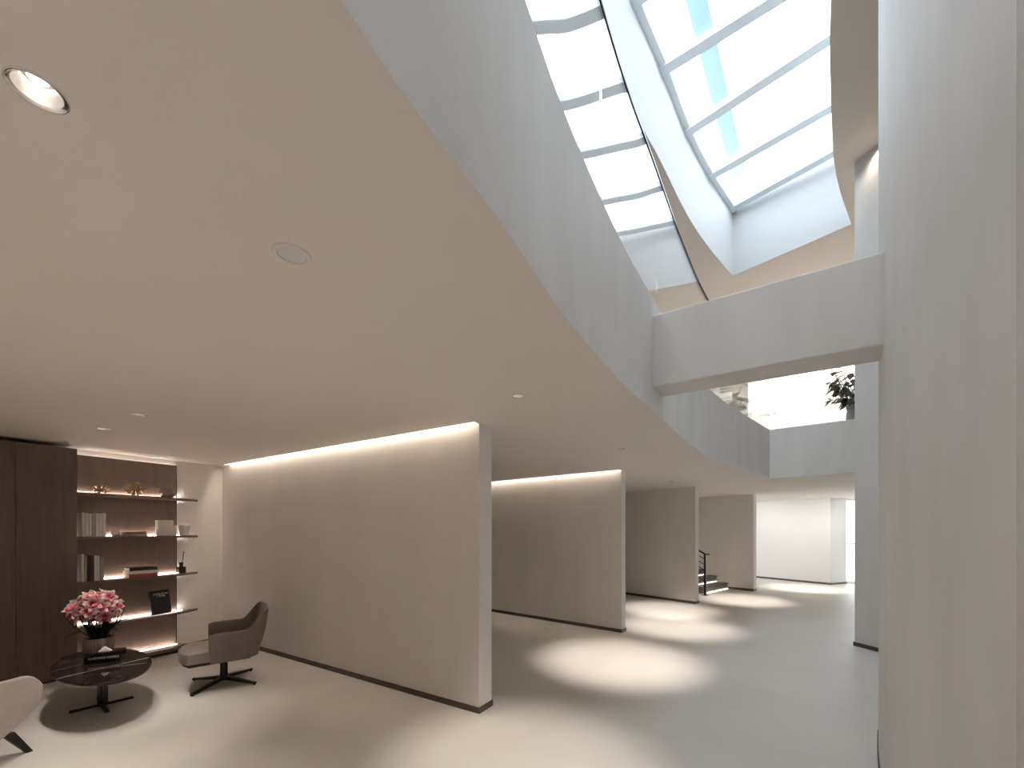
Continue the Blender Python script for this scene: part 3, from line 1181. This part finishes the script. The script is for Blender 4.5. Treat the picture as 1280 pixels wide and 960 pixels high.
def lip_bm():
    bm = bmesh.new()
    rows = []
    for i in range(5):
        t = i / 4
        w = 0.007 + 0.010 * math.sin(PI * t * 0.8)
        rows.append([bm.verts.new((-w if j == 0 else (w if j == 2 else 0), -0.006 - 0.024 * t, 0.010 + 0.020 * math.sin(t * 2.2) - (0 if j != 1 else 0.006))) for j in range(3)])
    for a, b in zip(rows, rows[1:]):
        for k in range(2):
            bm.faces.new((a[k], a[k + 1], b[k + 1], b[k]))
    return bm


proto_b = link('blossom', blossom_bm(), PETAL, bq, True, 'keep')
proto_l = link('lip', lip_bm(), LIP, proto_b, True, 'keep')
for ob in (proto_b, proto_l):
    sm = ob.modifiers.new('solid', 'SOLIDIFY')
    sm.thickness = 0.0015
rnd = random.Random(11)
BC = Vector((-0.045, 0.0, 0.44))
n = 54
k_ = 0
for i in range(n):
    zf = 1 - 1.62 * (i + 0.5) / n
    ph = i * 2.39996
    q = math.sqrt(max(0, 1 - zf * zf))
    d = Vector((q * math.cos(ph), q * math.sin(ph), zf))
    R = Vector((0.148, 0.17, 0.145)) * rnd.uniform(0.80, 1.08)
    p = BC + Vector((d.x * R.x, d.y * R.y, d.z * R.z))
    dd = (d + Vector((rnd.uniform(-.6, .6), rnd.uniform(-.6, .6), rnd.uniform(-.35, .45)))).normalized()
    if i == 0:
        b1, l1 = proto_b, proto_l
    else:
        b1 = proto_b.copy()
        COL.objects.link(b1)
        l1 = proto_l.copy()
        COL.objects.link(l1)
        b1.parent = bq
        l1.parent = b1
    b1.location = p
    b1.rotation_euler = (dd.to_track_quat('Z', 'Y') @ Matrix.Rotation(rnd.uniform(-.6, .6), 4, 'Z').to_quaternion()).to_euler()
    sc = rnd.uniform(1.0, 1.4)
    b1.scale = (sc, sc, sc)
for k in range(14):
    a = k * 2.4
    r0, r1 = 0.03 + 0.03 * (k % 3), 0.06 + 0.035 * (k % 4)
    link('stem', tube([(r0 * math.cos(a) * .5, r0 * math.sin(a) * .5, 0.01), (r0 * math.cos(a), r0 * math.sin(a), 0.16),
                       (BC.x * .5 + r1 * math.cos(a), r1 * math.sin(a), 0.28), (BC.x + 1.35 * r1 * math.cos(a), 1.35 * r1 * math.sin(a), 0.42)], 0.0055, 7), LEAFD, bq, True)


def strap_leaf(p0, p1, p2, w, n=9):
    bm = bmesh.new()
    p0, p1, p2 = Vector(p0), Vector(p1), Vector(p2)
    side = (p2 - p0).cross(Vector((0, 0, 1)))
    side = side.normalized() if side.length > 1e-4 else Vector((1, 0, 0))
    rows = []
    for i in range(n):
        t = i / (n - 1)
        c = p0 * (1 - t) ** 2 + p1 * 2 * t * (1 - t) + p2 * t * t
        ww = w * (0.35 + 0.65 * math.sin(PI * min(1, t * 0.8 + 0.15))) * (1 if t < 0.98 else 0.15)
        rows.append([bm.verts.new(c + side * ww * j + Vector((0, 0, 0.2 * ww * abs(j)))) for j in (-1, 0, 1)])
    for a, b in zip(rows, rows[1:]):
        for k in range(2):
            bm.faces.new((a[k], a[k + 1], b[k + 1], b[k]))
    bmesh.ops.solidify(bm, geom=bm.faces[:], thickness=0.0012)
    return bm


for k in range(12):
    a = k * 2 * PI / 12 + 0.2
    rr = 0.16 + 0.05 * (k % 3)
    zz = 0.20 + 0.04 * (k % 4)
    link('leaf', strap_leaf((0.04 * math.cos(a), 0.04 * math.sin(a), 0.10), (0.09 * math.cos(a), 0.09 * math.sin(a), 0.30),
                            (rr * math.cos(a), rr * math.sin(a), zz), 0.026), LEAFD, bq, True)


# ------------------------------------------------------------------ armchairs
def tub_shell(path, ztop, zbot, taper, lean, rows=14, thick=0.05):
    """path: list of (x, y, s) plan points at arm height from one arm front round the back to the other, s in 0..1 along the way"""
    bm = bmesh.new()
    grid = []
    for (x, y, s) in path:
        zt, zb = ztop(s), zbot(s)
        col = []
        for i in range(rows + 1):
            t = i / rows
            z = zb + (zt - zb) * t
            k = taper(t, s)
            bx, by = lean(z, s)
            col.append(bm.verts.new((x * k + bx, y * k + by, z)))
        grid.append(col)
    for a, b in zip(grid, grid[1:]):
        for i in range(rows):
            bm.faces.new((a[i], b[i], b[i + 1], a[i + 1]))
    return bm


def smooth01(x):
    x = max(0.0, min(1.0, x))
    return x * x * (3 - 2 * x)


def cushion(cx, cz, sx, sy, sz, bev, crown=0.015, front_round=0.0):
    bm = box((cx, 0, cz), (sx, sy, sz), 0, 0)
    bmesh.ops.subdivide_edges(bm, edges=bm.edges[:], cuts=6, use_grid_fill=True)
    for v in bm.verts:
        u, w_ = (v.co.x - cx) / (sx / 2), v.co.y / (sy / 2)
        if v.co.z > cz:
            v.co.z += crown * (1 - u * u) * (1 - w_ * w_)
        if front_round and u > 0:
            v.co.x -= front_round * u * w_ * w_
    bevel(bm, bev, 4, 50)
    return bm


ac = (P(239, 871, 0) + P(313, 838, 0) + P(241, 852, 0) + P(321, 855, 0)) / 4
fdv = Vector((-0.80, -0.60)).normalized()
ch = thing('swivel_armchair', 'taupe leather swivel armchair with four star base by the long plaster partition', 'armchair', (*ac, 0), math.atan2(fdv.y, fdv.x))
ctrl = [(0.135, -0.325), (0.04, -0.335), (-0.10, -0.335), (-0.22, -0.315), (-0.305, -0.245), (-0.325, -0.10), (-0.33, 0.0)]
ctrl = ctrl + [(x, -y) for x, y in ctrl[:-1][::-1]]
pth = catmull(ctrl, 5)
pth = [(p.x, p.y, i / (len(pth) - 1)) for i, p in enumerate(pth)]


def zt(s):
    d = abs(s - 0.5) * 2          # 0 back, 1 arm front
    return 0.60 + 0.015 * (1 - d) + 0.19 * (1 - smooth01((d - 0.34) / 0.24)) - 0.012 * smooth01((d - 0.9) / 0.1)


def zb_(s):
    d = abs(s - 0.5) * 2
    return 0.295 + 0.02 * (1 - d)


def arm_lean(z, s):
    return -0.13 * max(0, z - 0.30) * (1 - smooth01((abs(s - 0.5) * 2 - 0.22) / 0.55))


bm = tub_shell(pth, zt, zb_, lambda t, s: 0.90 + 0.10 * smooth01(t * 1.6), lambda z, s: (arm_lean(z, s), 0))
o = link('shell', bm, LEATHER, ch, True)
m_ = o.modifiers.new('solid', 'SOLIDIFY')
m_.thickness = 0.035
m_.offset = 0
b_ = o.modifiers.new('bevel', 'BEVEL')
b_.width = 0.009
b_.segments = 3
b_.limit_method = 'ANGLE'
pip = bmesh.new()
top = []
for (x, y, s) in pth:
    z = zt(s)
    top.append(Vector((x + arm_lean(z, s), y, z + 0.0005)))
add_tube(pip, top, 0.0045, 8)
link('piping', pip, mat('piping_leather', (0.10, 0.08, 0.07), 0.45), ch, True)
link('seat', cushion(0.075, 0.365, 0.61, 0.545, 0.12, 0.03, 0.025, 0.07), LEATHER2, ch, True, 60)
link('seat_pan', prism([(0.36 - 0.07 * abs(j) ** 2.2, 0.28 * j) for j in [q / 8 for q in range(-8, 9)]] + [(-0.22, 0.25), (-0.22, -0.25)], 0.285, 0.305, 0.004), BLACKW, ch)
link('post', lathe([(0.0, 0.05), (0.045, 0.05), (0.036, 0.075), (0.034, 0.285), (0.0, 0.285)], 24), DARKM, ch, True, 40)
base_ang = math.atan2(*(P(239, 871, 0) - ac).yx) - math.atan2(fdv.y, fdv.x)
for k in range(4):
    a = base_ang + k * PI / 2
    R4 = Matrix.Rotation(a, 4, 'Z')
    bm = bmesh.new()
    pr = [(0.0, 0.026, 0.035, 0.075), (0.06, 0.026, 0.04, 0.075), (0.30, 0.017, 0.016, 0.040), (0.385, 0.014, 0.012, 0.030)]
    rings = []
    for x, hw, z0, z1 in pr:
        rings.append([bm.verts.new(R4 @ Vector(v)) for v in ((x, -hw, z0), (x, hw, z0), (x, hw * .8, z1), (x, -hw * .8, z1))])
    for r0, r1 in zip(rings, rings[1:]):
        for q in range(4):
            bm.faces.new((r0[q], r0[(q + 1) % 4], r1[(q + 1) % 4], r1[q]))
    bm.faces.new(rings[0][::-1])
    bm.faces.new(rings[-1])
    bmesh.ops.recalc_face_normals(bm, faces=bm.faces)
    lg = link('leg', bm, DARKM, ch)
    gp = R4 @ Vector((0.37, 0, 0))
    link('glide', lathe([(0.0, 0.0), (0.012, 0.0), (0.013, 0.012), (0.0, 0.014)], 16), BLACK, lg, True, 40).location = (gp.x, gp.y, 0)

# pale tub armchair at the edge of the frame
wc_ = Vector((-3.90, 2.88))
wf = Vector((0.22, 0.97)).normalized()
wch = thing('tub_armchair', 'pale fabric tub armchair with tapered black legs, partly out of frame', 'armchair', (*wc_, 0), math.atan2(wf.y, wf.x))
ctrl = [(0.27, -0.34), (0.12, -0.375), (-0.05, -0.37), (-0.2, -0.32), (-0.31, -0.21), (-0.355, -0.10), (-0.36, 0.0)]
ctrl = ctrl + [(x, -y) for x, y in ctrl[:-1][::-1]]
pth2 = catmull(ctrl, 5)
pth2 = [(p.x, p.y, i / (len(pth2) - 1)) for i, p in enumerate(pth2)]


def zt2(s):
    d = abs(s - 0.5) * 2
    return 0.60 + 0.14 * (1 - smooth01((d - 0.15) / 0.6)) - 0.10 * max(0, (d - 0.86) / 0.14) ** 2.2


def zb2(s):
    d = abs(s - 0.5) * 2
    return 0.14


bm = tub_shell(pth2, zt2, zb2, lambda t, s: 0.80 + 0.20 * smooth01(t * 1.5), lambda z, s: (-0.10 * max(0, z - 0.3) * (1 - smooth01((abs(s - .5) * 2 - 0.3) / 0.5)) - 0.17 * smooth01((abs(s - .5) * 2 - 0.45) / 0.55) * max(0, 1 - (z - 0.14) / 0.34) ** 2, 0))
o = link('shell', bm, FABRIC, wch, True)
m_ = o.modifiers.new('solid', 'SOLIDIFY')
m_.thickness = 0.05
m_.offset = 0
b_ = o.modifiers.new('bevel', 'BEVEL')
b_.width = 0.018
b_.segments = 4
b_.limit_method = 'ANGLE'
link('seat', cushion(-0.05, 0.34, 0.46, 0.52, 0.15, 0.035, 0.025, 0.05), FABRIC, wch, True, 60)
link('seat_frame', prism([(0.10, -0.20), (0.13, 0), (0.10, 0.20), (-0.2, 0.2), (-0.23, 0), (-0.2, -0.2)], 0.14, 0.25, 0.02), FABRIC, wch)
for sx in (1, -1):
    for sy in (-1, 1):
        bm = bmesh.new()
        c0, c1 = Vector((0.13 * sx + 0.03, 0.20 * sy, 0.17)), Vector((0.215 * sx + 0.03, 0.265 * sy, 0.0))
        a, b = 0.030, 0.017
        v0 = [bm.verts.new(c0 + Vector((dx * a, dy * a, 0))) for dx, dy in ((-1, -1), (1, -1), (1, 1), (-1, 1))]
        v1 = [bm.verts.new(c1 + Vector((dx * b, dy * b, 0))) for dx, dy in ((-1, -1), (1, -1), (1, 1), (-1, 1))]
        for q in range(4):
            bm.faces.new((v0[q], v0[(q + 1) % 4], v1[(q + 1) % 4], v1[q]))
        bm.faces.new(v0)
        bm.faces.new(v1[::-1])
        bmesh.ops.recalc_face_normals(bm, faces=bm.faces)
        bevel(bm, 0.004, 2)
        link('leg', bm, BLACKW, wch)

# ------------------------------------------------------------------ stairs behind the third partition
sr0 = P(910.6, 736, 0)
side = Vector((0.766, 0.643))
if side.dot(D4) != 0:
    side = (side - D4 * side.dot(D4)).normalized()
st = thing('staircase', 'grey stone stairs with lit risers between the third and fourth partitions', 'stairs', (*sr0, 0))
RH, TD, SW = 0.17, 0.31, 1.45
for k in range(7):
    a = D4 * (k * TD)
    pts = [a - side * 0.015, a - side * SW, a - side * SW + D4 * (TD + 0.02), a - side * 0.015 + D4 * (TD + 0.02)]
    stp = bmesh.new()
    n_ = D4 * 0.022
    add_prism(stp, [pts[0] + n_, pts[1] + n_, pts[2], pts[3]], k * RH, (k + 1) * RH - 0.028)
    add_prism(stp, pts, (k + 1) * RH - 0.028, (k + 1) * RH)
    sp_ = link('step', stp, STONE, st)
    c = a - side * (SW / 2) + D4 * 0.012
    link('led_strip', box((c.x, c.y, k * RH + 0.012), (SW - 0.04, 0.014, 0.018), math.atan2(side.y, side.x)), LED_STEP, sp_)
po = P(881.5, 744, 0)
rl_ = thing('stair_railing', 'dark metal stair railing with thin horizontal rods beside the stone steps', 'railing', (*po, 0))
link('post', box((0, 0, 0.51), (0.05, 0.05, 1.02), math.atan2(D4.y, D4.x), 0.003), DARKM, rl_)
link('base_plate', box((0, 0, 0.005), (0.12, 0.12, 0.01), math.atan2(D4.y, D4.x), 0.002), DARKM, rl_)
slope = RH / TD
rl2 = D4 * 1.7
link('handrail', tube([V3(side * 0.12 - D4 * 0.05, 1.02), V3((0, 0), 1.03), V3(rl2, 1.03 + 1.7 * slope)], 0.02, 10), DARKM, rl_, True)
for zz in (0.20, 0.34, 0.48, 0.62, 0.76, 0.90):
    link('rod', tube([V3((0, 0), zz), V3(rl2, zz + 1.7 * slope)], 0.009, 8), DARKM, rl_, True)
e2 = D4 * 1.7
link('post', box((e2.x, e2.y, (1.7 * slope + 1.03) / 2 + 0.4), (0.04, 0.04, 1.03 - 0.0), math.atan2(D4.y, D4.x)), DARKM, rl_)

# upper flight seen behind the parapet
uf = thing('upper_stair_flight', 'pale upper stair flight with grey edges seen above the atrium parapet', 'stairs', (5.9, 11.9, UF))
for z0, z1, nm in ((2.05, 2.25, 'edge_slab'), (2.6, 2.75, 'edge_slab')):
    bm = bmesh.new()
    a, b = Vector((-1.6, 0.3)), Vector((0.3, -0.3))
    vs = []
    for p, dz in ((a, 0.0), (b, 0.28)):
        for dy in (0, 0.25):
            for zz in (z0, z1):
                vs.append(bm.verts.new((p.x, p.y + dy, zz + dz)))
    for f_ in ((0, 1, 3, 2), (4, 6, 7, 5), (0, 4, 5, 1), (2, 3, 7, 6), (1, 5, 7, 3), (0, 2, 6, 4)):
        bm.faces.new([vs[i] for i in f_])
    link(nm, bm, POT, uf)
link('wall_string', box((-0.9, 0.6, 1.9), (2.6, 0.1, 3.8)), CEIL, uf)

# ------------------------------------------------------------------ plant on the upper floor
pc = Vector((0.848 * 7.75, 7.75))
pp = thing('potted_plant', 'leafy green plant in a grey pot standing behind the far parapet', 'plant', (*pc, UF))
link('planter', lathe([(0.0, 0.0), (0.15, 0.0), (0.20, 0.12), (0.235, 0.45), (0.225, 0.85), (0.19, 1.0), (0.165, 1.0), (0.19, 0.86), (0.0, 0.84)], 40), POT, pp, True, 50)
rnd = random.Random(5)
fo = bmesh.new()
stm = bmesh.new()
for k in range(22):
    a = k * 2.4
    r1 = 0.22 + 0.36 * ((k * 7) % 5) / 4
    zt_ = 1.22 + 0.62 * ((k * 3) % 7) / 6
    path = [Vector((0.03 * math.cos(a), 0.03 * math.sin(a), 0.84)), Vector((0.4 * r1 * math.cos(a), 0.4 * r1 * math.sin(a), 1.1)), Vector((r1 * math.cos(a), r1 * math.sin(a), zt_))]
    add_tube(stm, path, [0.012, 0.009, 0.005], 6)
    for j in range(12):
        t = 0.35 + 0.65 * j / 11
        p = path[0] * (1 - t) ** 2 + path[1] * 2 * t * (1 - t) + path[2] * t * t
        d = Vector((math.cos(a + rnd.uniform(-1.7, 1.7)), math.sin(a + rnd.uniform(-1.7, 1.7)), rnd.uniform(-0.55, 0.25))).normalized()
        L = rnd.uniform(0.13, 0.20)
        w_ = L * 0.30
        sd = d.cross(Vector((0, 0, 1))).normalized()
        rows = []
        for i in range(5):
            u = i / 4
            c = p + d * L * u + Vector((0, 0, -0.35 * L * u * u))
            ww = w_ * math.sin(PI * min(1.0, u * 0.93 + 0.05))
            rows.append([fo.verts.new(c + sd * ww * q + Vector((0, 0, 0.15 * ww * abs(q)))) for q in (-1, 0, 1)])
        for r0, r1_ in zip(rows, rows[1:]):
            for q in range(2):
                fo.faces.new((r0[q], r0[q + 1], r1_[q + 1], r1_[q]))
bmesh.ops.solidify(fo, geom=fo.faces[:], thickness=0.0015)
link('foliage', fo, PLANTG, pp, True)
link('stem', stm, BARK, pp, True)

# ------------------------------------------------------------------ light
wd_ = bpy.data.worlds.new('sky')
S.world = wd_
wd_.use_nodes = True
bg = wd_.node_tree.nodes['Background']
bg.inputs[0].default_value = (0.85, 0.925, 1.0, 1)
bg.inputs[1].default_value = 5.3


def portal(name, loc, rot, sx, sy):
    l = bpy.data.lights.new(name, 'AREA')
    l.shape = 'RECTANGLE'
    l.size, l.size_y = sx, sy
    o = bpy.data.objects.new(name, l)
    COL.objects.link(o)
    o.location = loc
    o.rotation_euler = rot
    l.cycles.is_portal = True
    return o


portal('skylight_portal', (2.7, 5.0, ZG + 0.3), (0, 0, math.radians(-38)), 4.4, 9.2)
pr_ = portal('window_portal', (wc.x + 0.06 * wd.y * -1, wc.y + 0.06 * wd.x, 1.3), (0, 0, 0), wlen, 2.6)
nrm = Vector((wd.y, -wd.x, 0))
if nrm.dot(Vector((-wc.x, -wc.y, 0))) < 0:
    nrm = -nrm
pr_.location = V3(wc, 1.3) - nrm * 0.08
pr_.rotation_euler = nrm.to_track_quat('-Z', 'Y').to_euler()

nrm = Vector((ed.y, -ed.x, 0))
if nrm.dot(Vector((-ec.x, -ec.y, 0))) < 0:
    nrm = -nrm
portal('end_window_portal', V3(ec, 1.3) - nrm * 0.08, nrm.to_track_quat('-Z', 'Y').to_euler(), elen, 2.6)

# lamps of the upper storey washing its far wall, and the washer over the column
for k, t in enumerate((0.6, 2.2, 3.8)):
    p = ub + ud * t - Vector((-ud.y, ud.x)) * 1.2
    spot('upper_washer', p, UC - 0.03, 420, 110, 0.8, (1.0, 0.93, 0.84), V3(ub + ud * t, 4.2), 0.1)
for p, tg_, w in (((-1.3, 0.8), (1.9, 2.6, 1.8), 110), ((-1.1, 2.4), (2.6, 4.6, 0.0), 140), ((0.1, -1.7), (1.4, 4.2, 0.0), 75), ((-0.6, -1.6), (2.6, 5.6, 0.0), 80)):
    spot('atrium_fill', p, UC - 0.05, w, 125, 1.0, (0.93, 0.965, 1.0), tg_, 0.2)  # unseen fill spots added to lift the atrium walls, beam and floor
for p in ((7.35, 12.9), (8.2, 11.6), (9.4, 11.2)):
    spot('far_wall_fill', p, H - 0.03, 55, 120, 1.0, (1.0, 0.97, 0.93), (p[0] + 1.3, p[1] + 0.9, 1.1), 0.08)  # fixtureless spots added to brighten the far wall
spot('column_washer', A2 + d2 * 0.33 - n2 * 0.10, UC - 0.03, 14, 100, 0.9, (1.0, 0.84, 0.66), V3(A2 + d2 * 0.33 + n2 * 0.02, UC - 1.0), 0.04)

# ------------------------------------------------------------------ camera and view
cam = bpy.data.cameras.new('camera')
cam.sensor_width = 36
cam.lens = F / 1280 * 36
cam.shift_y = (HY - 480) / 1280
cam.clip_start = 0.02
co = bpy.data.objects.new('camera', cam)
COL.objects.link(co)
co.location = (0, 0, EYE)
co.rotation_euler = (PI / 2, 0, 0)
S.camera = co
S.view_settings.view_transform = 'Standard'
S.view_settings.look = 'None'
S.view_settings.gamma = 1
S.view_settings.use_curve_mapping = False
S.view_settings.exposure = 0.5
S.cycles.max_bounces = 14
S.cycles.diffuse_bounces = 7
S.cycles.glossy_bounces = 5
S.cycles.transparent_max_bounces = 16
S.cycles.sample_clamp_indirect = 6.0
